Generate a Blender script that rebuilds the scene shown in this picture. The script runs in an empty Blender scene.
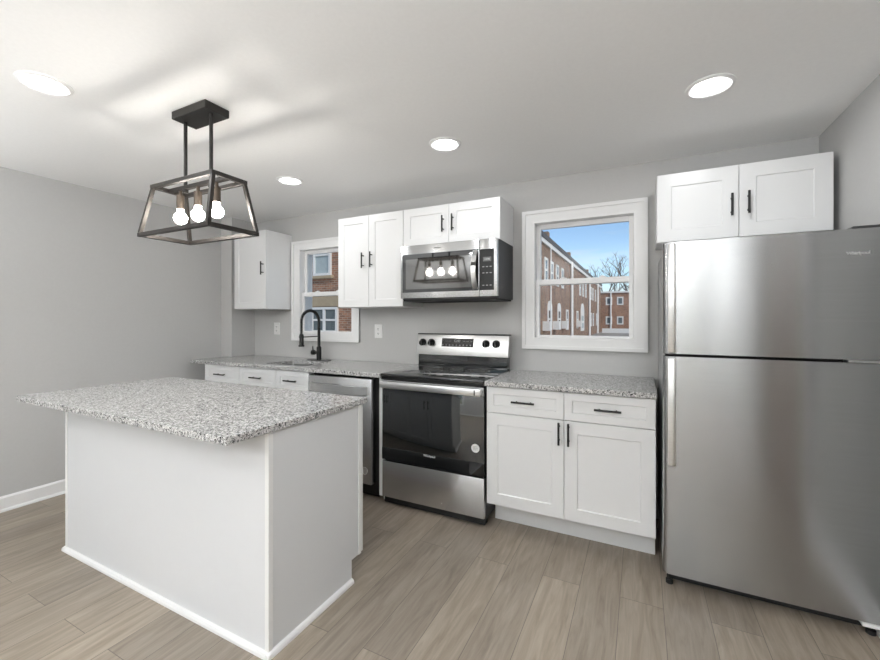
import bpy, bmesh, math, random
from mathutils import Vector, Matrix
random.seed(7)
PI = math.pi
SC = bpy.context.scene
COL = SC.collection

# ------------------------------------------------------------------ camera
cam = bpy.data.cameras.new('camera')
cam.sensor_width = 36.0
cam.lens = 402.49 / 880 * 36.0
cam.shift_y = -10.8 / 880
cam.clip_start = 0.02
cam.clip_end = 600
co = bpy.data.objects.new('camera', cam)
co.location = (1.618, -2.960, 1.2915)
co.rotation_euler = (PI / 2, 0, math.radians(26.487))
COL.objects.link(co)
SC.camera = co

# ------------------------------------------------------------------ world, sun, exposure
w = bpy.data.worlds.new('sky')
SC.world = w
w.use_nodes = True
nt = w.node_tree
nt.nodes.clear()
out = nt.nodes.new('ShaderNodeOutputWorld')
bg = nt.nodes.new('ShaderNodeBackground')
sky = nt.nodes.new('ShaderNodeTexSky')
sky.sky_type = 'NISHITA'
sky.sun_disc = False
sky.sun_elevation = math.radians(38)
sky.sun_rotation = math.radians(150)
sky.air_density = 1.0
sky.dust_density = 0.3
sky.ozone_density = 3.5
tc = nt.nodes.new('ShaderNodeTexCoord')
mp = nt.nodes.new('ShaderNodeMapping')
mp.inputs['Scale'].default_value = (1.6, 1.6, 9.0)
nz = nt.nodes.new('ShaderNodeTexNoise')
nz.inputs['Scale'].default_value = 2.2
nz.inputs['Detail'].default_value = 6
cr = nt.nodes.new('ShaderNodeValToRGB')
cr.color_ramp.elements[0].position = 0.52
cr.color_ramp.elements[1].position = 0.78
mx = nt.nodes.new('ShaderNodeMixRGB')
mx.inputs['Color2'].default_value = (5.2, 5.5, 5.8, 1)
nt.links.new(tc.outputs['Generated'], mp.inputs['Vector'])
nt.links.new(mp.outputs['Vector'], nz.inputs['Vector'])
nt.links.new(nz.outputs['Fac'], cr.inputs['Fac'])
nt.links.new(cr.outputs['Color'], mx.inputs['Fac'])
nt.links.new(sky.outputs['Color'], mx.inputs['Color1'])
nt.links.new(mx.outputs['Color'], bg.inputs['Color'])
bg.inputs['Strength'].default_value = 0.125
nt.links.new(bg.outputs['Background'], out.inputs['Surface'])

sl = bpy.data.lights.new('sun', 'SUN')
sl.energy = 2.1
sl.angle = math.radians(0.6)
sl.color = (1.0, 0.95, 0.88)
so = bpy.data.objects.new('sun', sl)
so.rotation_euler = Vector((-0.78, 0.42, -0.62)).to_track_quat('-Z', 'Y').to_euler()
COL.objects.link(so)

CAN_POWER = 3.4          # each recessed ceiling light, watts
BULB_GLOW = 90.0        # emission of each pendant bulb
FILL_POWER = 112.0     # each added, unseen fill uplight behind the camera
SC.view_settings.view_transform = 'Standard'
SC.view_settings.look = 'None'
SC.view_settings.gamma = 1.0
SC.view_settings.use_curve_mapping = False
SC.view_settings.exposure = 0.24
cy = SC.cycles
cy.use_denoising = True
cy.max_bounces = 10
cy.diffuse_bounces = 6
cy.glossy_bounces = 5
cy.transmission_bounces = 6
cy.transparent_max_bounces = 12
cy.sample_clamp_indirect = 6.0
cy.caustics_reflective = False
cy.caustics_refractive = False

# ------------------------------------------------------------------ materials
def mat(name, col=(0.8, 0.8, 0.8), rough=0.5, metal=0.0, spec=0.5, coat=0.0):
    m = bpy.data.materials.new(name)
    m.use_nodes = True
    b = m.node_tree.nodes['Principled BSDF']
    b.inputs['Base Color'].default_value = (*col, 1)
    b.inputs['Roughness'].default_value = rough
    b.inputs['Metallic'].default_value = metal
    b.inputs['Specular IOR Level'].default_value = spec
    b.inputs['Coat Weight'].default_value = coat
    return m

def N(m, t):
    return m.node_tree.nodes.new(t)

def L(m, a, b):
    m.node_tree.links.new(a, b)

def P(m):
    return m.node_tree.nodes['Principled BSDF']

def paint(name, col, rough=0.6, scale=60, amt=0.03, bump=0.02, spec=0.5):
    """painted surface: faint mottling and a fine roller texture"""
    m = mat(name, col, rough, spec=spec)
    t = N(m, 'ShaderNodeTexCoord')
    n = N(m, 'ShaderNodeTexNoise')
    n.inputs['Scale'].default_value = scale
    n.inputs['Detail'].default_value = 3
    r = N(m, 'ShaderNodeValToRGB')
    r.color_ramp.elements[0].color = (*[c * (1 - amt) for c in col], 1)
    r.color_ramp.elements[1].color = (*[min(1, c * (1 + amt)) for c in col], 1)
    L(m, t.outputs['Object'], n.inputs['Vector'])
    L(m, n.outputs['Fac'], r.inputs['Fac'])
    L(m, r.outputs['Color'], P(m).inputs['Base Color'])
    b = N(m, 'ShaderNodeBump')
    b.inputs['Strength'].default_value = bump
    b.inputs['Distance'].default_value = 0.002
    L(m, n.outputs['Fac'], b.inputs['Height'])
    L(m, b.outputs['Normal'], P(m).inputs['Normal'])
    return m

def steel(name, col=(0.6, 0.6, 0.6), rough=0.28, vec=(1.5, 1.5, 420), aniso=0.9, rot=0.25):
    """brushed stainless steel, grain running along x"""
    m = mat(name, col, rough, 1.0)
    t = N(m, 'ShaderNodeTexCoord')
    mp = N(m, 'ShaderNodeMapping')
    mp.inputs['Scale'].default_value = vec
    n = N(m, 'ShaderNodeTexNoise')
    n.inputs['Scale'].default_value = 1.0
    n.inputs['Detail'].default_value = 4
    L(m, t.outputs['Object'], mp.inputs['Vector'])
    L(m, mp.outputs['Vector'], n.inputs['Vector'])
    r = N(m, 'ShaderNodeValToRGB')
    r.color_ramp.elements[0].color = (*[c * 0.9 for c in col], 1)
    r.color_ramp.elements[1].color = (*[c * 1.08 for c in col], 1)
    L(m, n.outputs['Fac'], r.inputs['Fac'])
    L(m, r.outputs['Color'], P(m).inputs['Base Color'])
    P(m).inputs['Anisotropic'].default_value = aniso
    P(m).inputs['Anisotropic Rotation'].default_value = rot
    return m

M = {}
M['wall'] = paint('grey_wall_paint', (0.51, 0.508, 0.502), 0.7)
M['ceiling'] = paint('white_ceiling_paint', (0.86, 0.86, 0.855), 0.8)
M['white'] = paint('white_cabinet_paint', (0.74, 0.745, 0.75), 0.32, 25, 0.01, 0.0)
M['panel'] = paint('white_island_panel', (0.68, 0.69, 0.705), 0.42, 25, 0.01, 0.0)
M['trim'] = paint('white_trim_paint', (0.80, 0.80, 0.80), 0.35, 25, 0.01, 0.0)
M['vinyl'] = paint('white_window_vinyl', (0.82, 0.82, 0.82), 0.3, 25, 0.01, 0.0)
M['black'] = mat('black_metal', (0.012, 0.012, 0.012), 0.38, 0.3)
M['bronze'] = mat('dark_bronze_metal', (0.030, 0.026, 0.023), 0.45, 0.6)
M['rod'] = mat('black_bronze_rod', (0.03, 0.028, 0.026), 0.45, 0.5)
M['brass'] = mat('aged_nickel_socket', (0.12, 0.095, 0.075), 0.4, 0.8)
M['steel'] = steel('brushed_steel', (0.575, 0.58, 0.585), 0.26)
M['steel_fridge'] = steel('brushed_steel_doors', (0.43, 0.435, 0.44), 0.23)
M['steel_bright'] = steel('polished_steel', (0.76, 0.76, 0.755), 0.3, (2, 2, 300), 0.4)
M['steel_sink'] = steel('satin_sink_steel', (0.45, 0.45, 0.45), 0.3, (60, 2, 2), 0.3)
M['greybody'] = paint('grey_textured_body', (0.33, 0.33, 0.325), 0.45, 300, 0.05, 0.1)
M['darkbody'] = paint('dark_grey_case', (0.035, 0.036, 0.038), 0.5, 250, 0.08, 0.05)
M['blackglass'] = mat('black_glass', (0.008, 0.009, 0.010), 0.03, 0, 0.6, 0.3)
M['ovenglass'] = mat('oven_door_glass', (0.010, 0.012, 0.013), 0.03, 0, 0.5, 0.0)
P(M['ovenglass']).inputs['IOR'].default_value = 2.0
M['mwglass'] = mat('microwave_door_glass', (0.03, 0.026, 0.022), 0.05, 0, 0.5, 0.0)
P(M['mwglass']).inputs['IOR'].default_value = 2.2
M['blackplastic'] = mat('black_plastic', (0.012, 0.012, 0.012), 0.3, 0, 0.25)
M['gasket'] = mat('black_rubber', (0.006, 0.006, 0.006), 0.7)
M['ledtext'] = mat('pale_print', (0.55, 0.55, 0.55), 0.5)
M['greyprint'] = mat('grey_print', (0.25, 0.25, 0.25), 0.5)
M['darkprint'] = mat('dark_print', (0.10, 0.10, 0.10), 0.4)
M['sticker'] = paint('white_sticker', (0.75, 0.75, 0.74), 0.5, 200, 0.02, 0.0)
M['outlet'] = mat('white_plastic', (0.82, 0.82, 0.81), 0.3)
M['slot'] = mat('dark_slot', (0.02, 0.02, 0.02), 0.6)

def emis(name, col, s):
    m = bpy.data.materials.new(name)
    m.use_nodes = True
    m.node_tree.nodes.clear()
    o = N(m, 'ShaderNodeOutputMaterial')
    e = N(m, 'ShaderNodeEmission')
    e.inputs['Color'].default_value = (*col, 1)
    e.inputs['Strength'].default_value = s
    L(m, e.outputs['Emission'], o.inputs['Surface'])
    return m
M['bulb'] = emis('lit_bulb', (1.0, 0.95, 0.88), BULB_GLOW)
M['diffuser'] = emis('lit_diffuser', (1.0, 0.98, 0.95), 6.0)

def glass():
    m = bpy.data.materials.new('window_glass')
    m.use_nodes = True
    m.node_tree.nodes.clear()
    o = N(m, 'ShaderNodeOutputMaterial')
    tr = N(m, 'ShaderNodeBsdfTransparent')
    tr.inputs['Color'].default_value = (0.97, 0.98, 0.98, 1)
    gl = N(m, 'ShaderNodeBsdfGlossy')
    gl.inputs['Roughness'].default_value = 0.01
    fr = N(m, 'ShaderNodeFresnel')
    fr.inputs['IOR'].default_value = 1.45
    mi = N(m, 'ShaderNodeMixShader')
    ge = N(m, 'ShaderNodeNewGeometry')
    inv = N(m, 'ShaderNodeMath')
    inv.operation = 'SUBTRACT'
    inv.inputs[0].default_value = 1.0
    L(m, ge.outputs['Backfacing'], inv.inputs[1])
    mul = N(m, 'ShaderNodeMath')
    mul.operation = 'MULTIPLY'
    L(m, fr.outputs['Fac'], mul.inputs[0])
    L(m, inv.outputs['Value'], mul.inputs[1])
    L(m, mul.outputs['Value'], mi.inputs['Fac'])
    L(m, tr.outputs['BSDF'], mi.inputs[1])
    L(m, gl.outputs['BSDF'], mi.inputs[2])
    L(m, mi.outputs['Shader'], o.inputs['Surface'])
    return m
M['glass'] = glass()

def granite():
    m = mat('speckled_granite', (0.5, 0.5, 0.5), 0.16, spec=0.35)
    t = N(m, 'ShaderNodeTexCoord')
    n0 = N(m, 'ShaderNodeTexNoise')
    n0.inputs['Scale'].default_value = 90
    n0.inputs['Detail'].default_value = 3
    mixv = N(m, 'ShaderNodeMixRGB')
    mixv.blend_type = 'LINEAR_LIGHT'
    mixv.inputs['Fac'].default_value = 0.012
    L(m, t.outputs['Object'], n0.inputs['Vector'])
    L(m, t.outputs['Object'], mixv.inputs['Color1'])
    L(m, n0.outputs['Color'], mixv.inputs['Color2'])
    v = N(m, 'ShaderNodeTexVoronoi')
    v.inputs['Scale'].default_value = 225
    L(m, mixv.outputs['Color'], v.inputs['Vector'])
    sp = N(m, 'ShaderNodeSeparateColor')
    L(m, v.outputs['Color'], sp.inputs['Color'])
    r = N(m, 'ShaderNodeValToRGB')
    r.color_ramp.interpolation = 'CONSTANT'
    e = r.color_ramp.elements
    e[0].position = 0.0
    e[0].color = (0.02, 0.02, 0.022, 1)
    e[1].position = 0.14
    e[1].color = (0.13, 0.13, 0.135, 1)
    for p, c in ((0.25, 0.30), (0.40, 0.48), (0.60, 0.62), (0.82, 0.76)):
        k = e.new(p)
        k.color = (c, c * 0.99, c * 0.975, 1)
    L(m, sp.outputs['Red'], r.inputs['Fac'])
    v2 = N(m, 'ShaderNodeTexVoronoi')
    v2.inputs['Scale'].default_value = 420
    L(m, t.outputs['Object'], v2.inputs['Vector'])
    s2 = N(m, 'ShaderNodeSeparateColor')
    L(m, v2.outputs['Color'], s2.inputs['Color'])
    r2 = N(m, 'ShaderNodeValToRGB')
    r2.color_ramp.elements[0].color = (0.72, 0.72, 0.72, 1)
    r2.color_ramp.elements[1].color = (1.1, 1.1, 1.1, 1)
    L(m, s2.outputs['Green'], r2.inputs['Fac'])
    mu = N(m, 'ShaderNodeMixRGB')
    mu.blend_type = 'MULTIPLY'
    mu.inputs['Fac'].default_value = 1
    L(m, r.outputs['Color'], mu.inputs['Color1'])
    L(m, r2.outputs['Color'], mu.inputs['Color2'])
    L(m, mu.outputs['Color'], P(m).inputs['Base Color'])
    return m
M['granite'] = granite()

def planks():
    m = mat('grey_brown_plank_floor', (0.3, 0.27, 0.23), 0.42)
    t = N(m, 'ShaderNodeTexCoord')
    mp = N(m, 'ShaderNodeMapping')
    mp.inputs['Rotation'].default_value = (0, 0, PI / 2)
    mp.inputs['Location'].default_value = (0.31, 0.07, 0)
    L(m, t.outputs['Object'], mp.inputs['Vector'])
    b = N(m, 'ShaderNodeTexBrick')
    b.offset = 0.37
    b.offset_frequency = 2
    b.inputs['Color1'].default_value = (0, 0, 0, 1)
    b.inputs['Color2'].default_value = (1, 1, 1, 1)
    b.inputs['Mortar'].default_value = (0.5, 0.5, 0.5, 1)
    b.inputs['Scale'].default_value = 1
    b.inputs['Mortar Size'].default_value = 0.0012
    b.inputs['Mortar Smooth'].default_value = 0.3
    b.inputs['Brick Width'].default_value = 1.22
    b.inputs['Row Height'].default_value = 0.178
    L(m, mp.outputs['Vector'], b.inputs['Vector'])
    # grain, offset per plank
    sx = N(m, 'ShaderNodeMapping')
    sx.inputs['Scale'].default_value = (1.0, 9.0, 1.0)
    L(m, mp.outputs['Vector'], sx.inputs['Vector'])
    ad = N(m, 'ShaderNodeVectorMath')
    ad.operation = 'ADD'
    sc = N(m, 'ShaderNodeVectorMath')
    sc.operation = 'SCALE'
    sc.inputs['Scale'].default_value = 23.0
    L(m, b.outputs['Color'], sc.inputs[0])
    L(m, sx.outputs['Vector'], ad.inputs[0])
    L(m, sc.outputs['Vector'], ad.inputs[1])
    n = N(m, 'ShaderNodeTexNoise')
    n.inputs['Scale'].default_value = 3.2
    n.inputs['Detail'].default_value = 7
    n.inputs['Roughness'].default_value = 0.62
    n.inputs['Distortion'].default_value = 0.9
    L(m, ad.outputs['Vector'], n.inputs['Vector'])
    fine = N(m, 'ShaderNodeMapping')
    fine.inputs['Scale'].default_value = (4.0, 160.0, 1.0)
    L(m, mp.outputs['Vector'], fine.inputs['Vector'])
    n2 = N(m, 'ShaderNodeTexNoise')
    n2.inputs['Scale'].default_value = 1.0
    n2.inputs['Detail'].default_value = 4
    L(m, fine.outputs['Vector'], n2.inputs['Vector'])
    r = N(m, 'ShaderNodeValToRGB')
    e = r.color_ramp.elements
    e[0].position = 0.28
    e[0].color = (0.195, 0.161, 0.127, 1)
    e[1].position = 0.74
    e[1].color = (0.345, 0.294, 0.240, 1)
    k = e.new(0.5)
    k.color = (0.268, 0.226, 0.182, 1)
    L(m, n.outputs['Fac'], r.inputs['Fac'])
    r2 = N(m, 'ShaderNodeValToRGB')
    r2.color_ramp.elements[0].color = (0.91, 0.91, 0.91, 1)
    r2.color_ramp.elements[1].color = (1.08, 1.08, 1.08, 1)
    L(m, n2.outputs['Fac'], r2.inputs['Fac'])
    mu = N(m, 'ShaderNodeMixRGB')
    mu.blend_type = 'MULTIPLY'
    mu.inputs['Fac'].default_value = 1
    L(m, r.outputs['Color'], mu.inputs['Color1'])
    L(m, r2.outputs['Color'], mu.inputs['Color2'])
    # plank to plank tone
    r3 = N(m, 'ShaderNodeValToRGB')
    r3.color_ramp.elements[0].color = (0.86, 0.86, 0.87, 1)
    r3.color_ramp.elements[1].color = (1.13, 1.12, 1.10, 1)
    L(m, b.outputs['Color'], r3.inputs['Fac'])
    mu2 = N(m, 'ShaderNodeMixRGB')
    mu2.blend_type = 'MULTIPLY'
    mu2.inputs['Fac'].default_value = 1
    L(m, mu.outputs['Color'], mu2.inputs['Color1'])
    L(m, r3.outputs['Color'], mu2.inputs['Color2'])
    mm = N(m, 'ShaderNodeMixRGB')
    mm.inputs['Color2'].default_value = (0.10, 0.085, 0.07, 1)
    L(m, b.outputs['Fac'], mm.inputs['Fac'])
    L(m, mu2.outputs['Color'], mm.inputs['Color1'])
    L(m, mm.outputs['Color'], P(m).inputs['Base Color'])
    bp = N(m, 'ShaderNodeBump')
    bp.inputs['Strength'].default_value = 0.08
    bp.inputs['Distance'].default_value = 0.002
    L(m, n2.outputs['Fac'], bp.inputs['Height'])
    L(m, bp.outputs['Normal'], P(m).inputs['Normal'])
    return m
M['floor'] = planks()

def brick(name, axis, c1, c2, mortar):
    m = mat(name, c1, 0.85)
    t = N(m, 'ShaderNodeTexCoord')
    s = N(m, 'ShaderNodeSeparateXYZ')
    c = N(m, 'ShaderNodeCombineXYZ')
    L(m, t.outputs['Object'], s.inputs['Vector'])
    L(m, s.outputs['X' if axis == 'x' else 'Y'], c.inputs['X'])
    L(m, s.outputs['Z'], c.inputs['Y'])
    b = N(m, 'ShaderNodeTexBrick')
    b.inputs['Scale'].default_value = 1
    b.inputs['Brick Width'].default_value = 0.19
    b.inputs['Row Height'].default_value = 0.062
    b.inputs['Mortar Size'].default_value = 0.008
    b.inputs['Color1'].default_value = (*c1, 1)
    b.inputs['Color2'].default_value = (*c2, 1)
    b.inputs['Mortar'].default_value = (*mortar, 1)
    L(m, c.outputs['Vector'], b.inputs['Vector'])
    n = N(m, 'ShaderNodeTexNoise')
    n.inputs['Scale'].default_value = 0.9
    n.inputs['Detail'].default_value = 6
    L(m, c.outputs['Vector'], n.inputs['Vector'])
    r = N(m, 'ShaderNodeValToRGB')
    r.color_ramp.elements[0].color = (0.4, 0.4, 0.4, 1)
    r.color_ramp.elements[1].color = (1.5, 1.42, 1.35, 1)
    L(m, n.outputs['Fac'], r.inputs['Fac'])
    mu = N(m, 'ShaderNodeMixRGB')
    mu.blend_type = 'MULTIPLY'
    mu.inputs['Fac'].default_value = 1
    L(m, b.outputs['Color'], mu.inputs['Color1'])
    L(m, r.outputs['Color'], mu.inputs['Color2'])
    L(m, mu.outputs['Color'], P(m).inputs['Base Color'])
    return m
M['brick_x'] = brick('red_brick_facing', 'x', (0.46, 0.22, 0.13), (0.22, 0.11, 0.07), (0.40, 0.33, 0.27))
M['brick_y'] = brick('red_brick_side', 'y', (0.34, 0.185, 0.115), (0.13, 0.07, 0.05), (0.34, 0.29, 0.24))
M['stone'] = paint('tan_stone', (0.42, 0.33, 0.22), 0.8, 8, 0.15, 0.0)
M['extwhite'] = paint('white_exterior_paint', (0.78, 0.77, 0.75), 0.5, 5, 0.04, 0.0)
M['extglass'] = mat('dark_window_pane', (0.10, 0.13, 0.15), 0.08)
M['blind'] = paint('pale_blind', (0.40, 0.46, 0.47), 0.5, 8, 0.1, 0.0)
M['slate'] = paint('grey_roof', (0.10, 0.10, 0.105), 0.8, 6, 0.2, 0.0)
M['bark'] = paint('grey_bark', (0.10, 0.085, 0.075), 0.9, 14, 0.3, 0.0)
M['ground'] = paint('dry_yard_ground', (0.30, 0.28, 0.25), 0.9, 0.4, 0.3, 0.0)

# ------------------------------------------------------------------ mesh helpers
def box(bm, x0, x1, y0, y1, z0, z1, bev=0.0, seg=1):
    x0, x1 = min(x0, x1), max(x0, x1)
    y0, y1 = min(y0, y1), max(y0, y1)
    z0, z1 = min(z0, z1), max(z0, z1)
    v = [bm.verts.new((x, y, z)) for z in (z0, z1) for y in (y0, y1) for x in (x0, x1)]
    fs = [bm.faces.new([v[i] for i in q]) for q in
          ((0, 2, 3, 1), (4, 5, 7, 6), (0, 1, 5, 4), (2, 6, 7, 3), (0, 4, 6, 2), (1, 3, 7, 5))]
    if bev > 0:
        ed = list({e for f in fs for e in f.edges})
        bmesh.ops.bevel(bm, geom=ed, offset=bev, segments=seg, profile=0.5, affect='EDGES')
    return bm

def frame_of(d):
    d = d.normalized()
    up = Vector((0, 0, 1)) if abs(d.z) < 0.95 else Vector((0, 1, 0))
    a = d.cross(up).normalized()
    return a, a.cross(d).normalized()

def cyl(bm, p0, p1, r, seg=16, r2=None, caps=True):
    p0, p1 = Vector(p0), Vector(p1)
    r2 = r if r2 is None else r2
    a, b = frame_of(p1 - p0)
    A, B = [], []
    for i in range(seg):
        t = 2 * PI * i / seg
        o = a * math.cos(t) + b * math.sin(t)
        A.append(bm.verts.new(p0 + o * r))
        B.append(bm.verts.new(p1 + o * r2))
    for i in range(seg):
        j = (i + 1) % seg
        bm.faces.new((A[i], A[j], B[j], B[i]))
    if caps:
        bm.faces.new(A[::-1])
        bm.faces.new(B)

def bar(bm, p0, p1, w, side=None, h=None):
    """square bar from p0 to p1; side gives the direction of one of its faces"""
    p0, p1 = Vector(p0), Vector(p1)
    h = h or w
    d = (p1 - p0).normalized()
    s = Vector(side) if side else frame_of(d)[0]
    s = (s - d * s.dot(d)).normalized()
    u = d.cross(s).normalized()
    vs = []
    for p in (p0, p1):
        for a, b in ((-1, -1), (1, -1), (1, 1), (-1, 1)):
            vs.append(bm.verts.new(p + s * a * w / 2 + u * b * h / 2))
    for q in ((3, 2, 1, 0), (4, 5, 6, 7), (0, 1, 5, 4), (1, 2, 6, 5), (2, 3, 7, 6), (3, 0, 4, 7)):
        bm.faces.new([vs[i] for i in q])

def tube(bm, pts, r, seg=8, caps=True):
    pts = [Vector(p) for p in pts]
    rs = r if isinstance(r, (list, tuple)) else [r] * len(pts)
    rings = []
    a = None
    for i, p in enumerate(pts):
        d = (pts[min(i + 1, len(pts) - 1)] - pts[max(i - 1, 0)]).normalized()
        if a is None:
            a = frame_of(d)[0]
        a = (a - d * a.dot(d)).normalized()
        b = d.cross(a)
        rings.append([bm.verts.new(p + (a * math.cos(2 * PI * k / seg) + b * math.sin(2 * PI * k / seg)) * rs[i]) for k in range(seg)])
    for A, B in zip(rings, rings[1:]):
        for k in range(seg):
            j = (k + 1) % seg
            bm.faces.new((A[k], A[j], B[j], B[k]))
    if caps:
        bm.faces.new(rings[0][::-1])
        bm.faces.new(rings[-1])

def lathe(bm, prof, c, seg=24):
    """revolve (radius, z) pairs about a vertical axis through c"""
    rings = []
    for r, z in prof:
        if r < 1e-5:
            rings.append([bm.verts.new((c[0], c[1], c[2] + z))])
        else:
            rings.append([bm.verts.new((c[0] + r * math.cos(2 * PI * k / seg), c[1] + r * math.sin(2 * PI * k / seg), c[2] + z)) for k in range(seg)])
    for A, B in zip(rings, rings[1:]):
        for k in range(seg):
            j = (k + 1) % seg
            if len(A) == 1 and len(B) == 1:
                continue
            if len(A) == 1:
                bm.faces.new((A[0], B[j], B[k]))
            elif len(B) == 1:
                bm.faces.new((A[k], A[j], B[0]))
            else:
                bm.faces.new((A[k], A[j], B[j], B[k]))

def prism(bm, poly, axis, a, b):
    """poly of (u, v) pairs pushed from a to b along an axis; x: (y,z)  y: (x,z)  z: (x,y)"""
    def at(u, v, w):
        return {'x': (w, u, v), 'y': (u, w, v), 'z': (u, v, w)}[axis]
    A = [bm.verts.new(at(u, v, a)) for u, v in poly]
    B = [bm.verts.new(at(u, v, b)) for u, v in poly]
    n = len(poly)
    bm.faces.new(A)
    bm.faces.new(B[::-1])
    for i in range(n):
        j = (i + 1) % n
        bm.faces.new((A[i], B[i], B[j], A[j]))

def shaker(bm, x0, x1, z0, z1, yf, out=-1, thick=0.019, rail=0.058, rec=0.007, bev=0.0012):
    """recessed panel door; yf = its front plane, out = direction it faces along y"""
    yb = yf - out * thick
    O = [(x0, z0), (x1, z0), (x1, z1), (x0, z1)]
    I = [(x0 + rail, z0 + rail), (x1 - rail, z0 + rail), (x1 - rail, z1 - rail), (x0 + rail, z1 - rail)]
    s = 0.004
    J = [(x0 + rail + s, z0 + rail + s), (x1 - rail - s, z0 + rail + s), (x1 - rail - s, z1 - rail - s), (x0 + rail + s, z1 - rail - s)]
    B0 = [(x0 + bev, z0 + bev), (x1 - bev, z0 + bev), (x1 - bev, z1 - bev), (x0 + bev, z1 - bev)]
    def ring(pts, y):
        return [bm.verts.new((x, y, z)) for x, z in pts]
    R = [ring(O, yb), ring(O, yf - out * bev), ring(B0, yf), ring(I, yf), ring(J, yf - out * rec)]
    for A, B in zip(R, R[1:]):
        for i in range(4):
            j = (i + 1) % 4
            bm.faces.new((A[i], A[j], B[j], B[i]))
    bm.faces.new(R[-1])
    bm.faces.new(R[0][::-1])

def org(o):
    v = Vector((0, 0, 0))
    while o is not None:
        v += o.location
        o = o.parent
    return v

def obj(name, bm, material, parent=None, smooth=False):
    """link the bmesh, built in world coordinates, as one mesh object"""
    bmesh.ops.recalc_face_normals(bm, faces=bm.faces)
    if parent is not None:
        bmesh.ops.translate(bm, verts=bm.verts, vec=-org(parent))
    me = bpy.data.meshes.new(name)
    bm.to_mesh(me)
    bm.free()
    me.materials.append(material)
    if smooth:
        for p in me.polygons:
            p.use_smooth = True
        try:
            me.set_sharp_from_angle(angle=math.radians(38))
        except Exception:
            pass
    o = bpy.data.objects.new(name, me)
    COL.objects.link(o)
    o.parent = parent
    return o

def B(*a, **k):
    return box(bmesh.new(), *a, **k)

def prism_mesh(*a):
    bm = bmesh.new()
    prism(bm, *a)
    return bm

def tag(o, label, cat, group=None):
    o['label'] = label
    o['category'] = cat
    if group:
        o['group'] = group
    return o

def thing(name, label, cat, loc, group=None):
    o = bpy.data.objects.new(name, None)
    o.empty_display_size = 0.05
    o.location = loc
    COL.objects.link(o)
    return tag(o, label, cat, group)

def struct(name, bm, m, parent=None, smooth=False):
    o = obj(name, bm, m, parent, smooth)
    if parent is None:
        o['kind'] = 'structure'
    return o

def dup(root, loc, label=None, parent=None):
    r = root.copy()
    COL.objects.link(r)
    r.location = loc
    if parent is not None:
        r.parent = parent
    if label:
        r['label'] = label
    for ch in list(root.children):
        c = ch.copy()
        COL.objects.link(c)
        c.parent = r
        for g in list(ch.children):
            d = g.copy()
            COL.objects.link(d)
            d.parent = c
    return r

def text(name, s, size, m, loc, parent, facing='-y', bold=0.0, ext=0.0004):
    """raised lettering centred on loc"""
    cu = bpy.data.curves.new(name, 'FONT')
    cu.body = s
    cu.size = size
    cu.extrude = ext
    cu.offset = bold
    cu.align_x = 'CENTER'
    cu.align_y = 'CENTER'
    t = bpy.data.objects.new(name, cu)
    COL.objects.link(t)
    bpy.context.view_layer.update()
    me = bpy.data.meshes.new_from_object(t.evaluated_get(bpy.context.evaluated_depsgraph_get()))
    bpy.data.objects.remove(t)
    bpy.data.curves.remove(cu)
    me.transform(Matrix.Rotation(PI / 2, 4, 'X'))
    me.transform(Matrix.Translation(Vector(loc) - org(parent)))
    me.materials.clear()
    me.materials.append(m)
    o = bpy.data.objects.new(name, me)
    COL.objects.link(o)
    o.parent = parent
    return o

# ------------------------------------------------------------------ room shell
XL, XR, YR, ZC = -2.2276, 2.5123, -6.6, 2.3156
WT = 0.165                                     # outer wall thickness
struct('floor', B(XL - WT, XR + WT, YR - WT, WT, -0.15, 0.0), M['floor'])
struct('ceiling', B(XL - WT, XR + WT, YR - WT, WT, ZC, ZC + 0.2), M['ceiling'])

# back wall with two window openings
W1 = (0.906, 1.594, 1.142, 2.010)              # right-hand window opening x0,x1,z0,z1
W2 = (-1.425, -0.745, 1.142, 1.990)            # window over the sink
bm = bmesh.new()
xs = [XL - WT, W2[0], W2[1], W1[0], W1[1], XR + WT]
for i in range(5):
    if i in (1, 3):
        ww = W2 if i == 1 else W1
        box(bm, xs[i], xs[i + 1], 0, WT, 0, ww[2])
        box(bm, xs[i], xs[i + 1], 0, WT, ww[3], ZC)
    else:
        box(bm, xs[i], xs[i + 1], 0, WT, 0, ZC)
struct('wall_back', bm, M['wall'])
# left wall with the boxed-out corner
bm = bmesh.new()
box(bm, XL - WT, XL, YR - WT, 0, 0, ZC)
box(bm, XL, -2.065, -0.270, 0, 0, ZC)
struct('wall_left', bm, M['wall'])
# right wall with a doorway (seen in the refrigerator doors)
DY0, DY1, DZ = -2.75, -1.61, 2.03
bm = bmesh.new()
box(bm, XR, XR + 0.12, DY1, 0, 0, ZC)
box(bm, XR, XR + 0.12, YR - WT, DY0, 0, ZC)
box(bm, XR, XR + 0.12, DY0, DY1, DZ, ZC)
struct('wall_right', bm, M['wall'])
# unseen rear wall; windows added for daylight and the refrigerator's streak
RW = ((-1.6, -0.4, 0.75, 2.0), (1.98, 2.40, 0.20, 2.05))
bm = bmesh.new()
xs = [XL - WT, RW[0][0], RW[0][1], RW[1][0], RW[1][1], XR + WT]
for i in range(5):
    if i in (1, 3):
        box(bm, xs[i], xs[i + 1], YR - WT, YR, 0, RW[i // 2][2])
        box(bm, xs[i], xs[i + 1], YR - WT, YR, RW[i // 2][3], ZC)
    else:
        box(bm, xs[i], xs[i + 1], YR - WT, YR, 0, ZC)
struct('wall_rear', bm, M['wall'])

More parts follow.
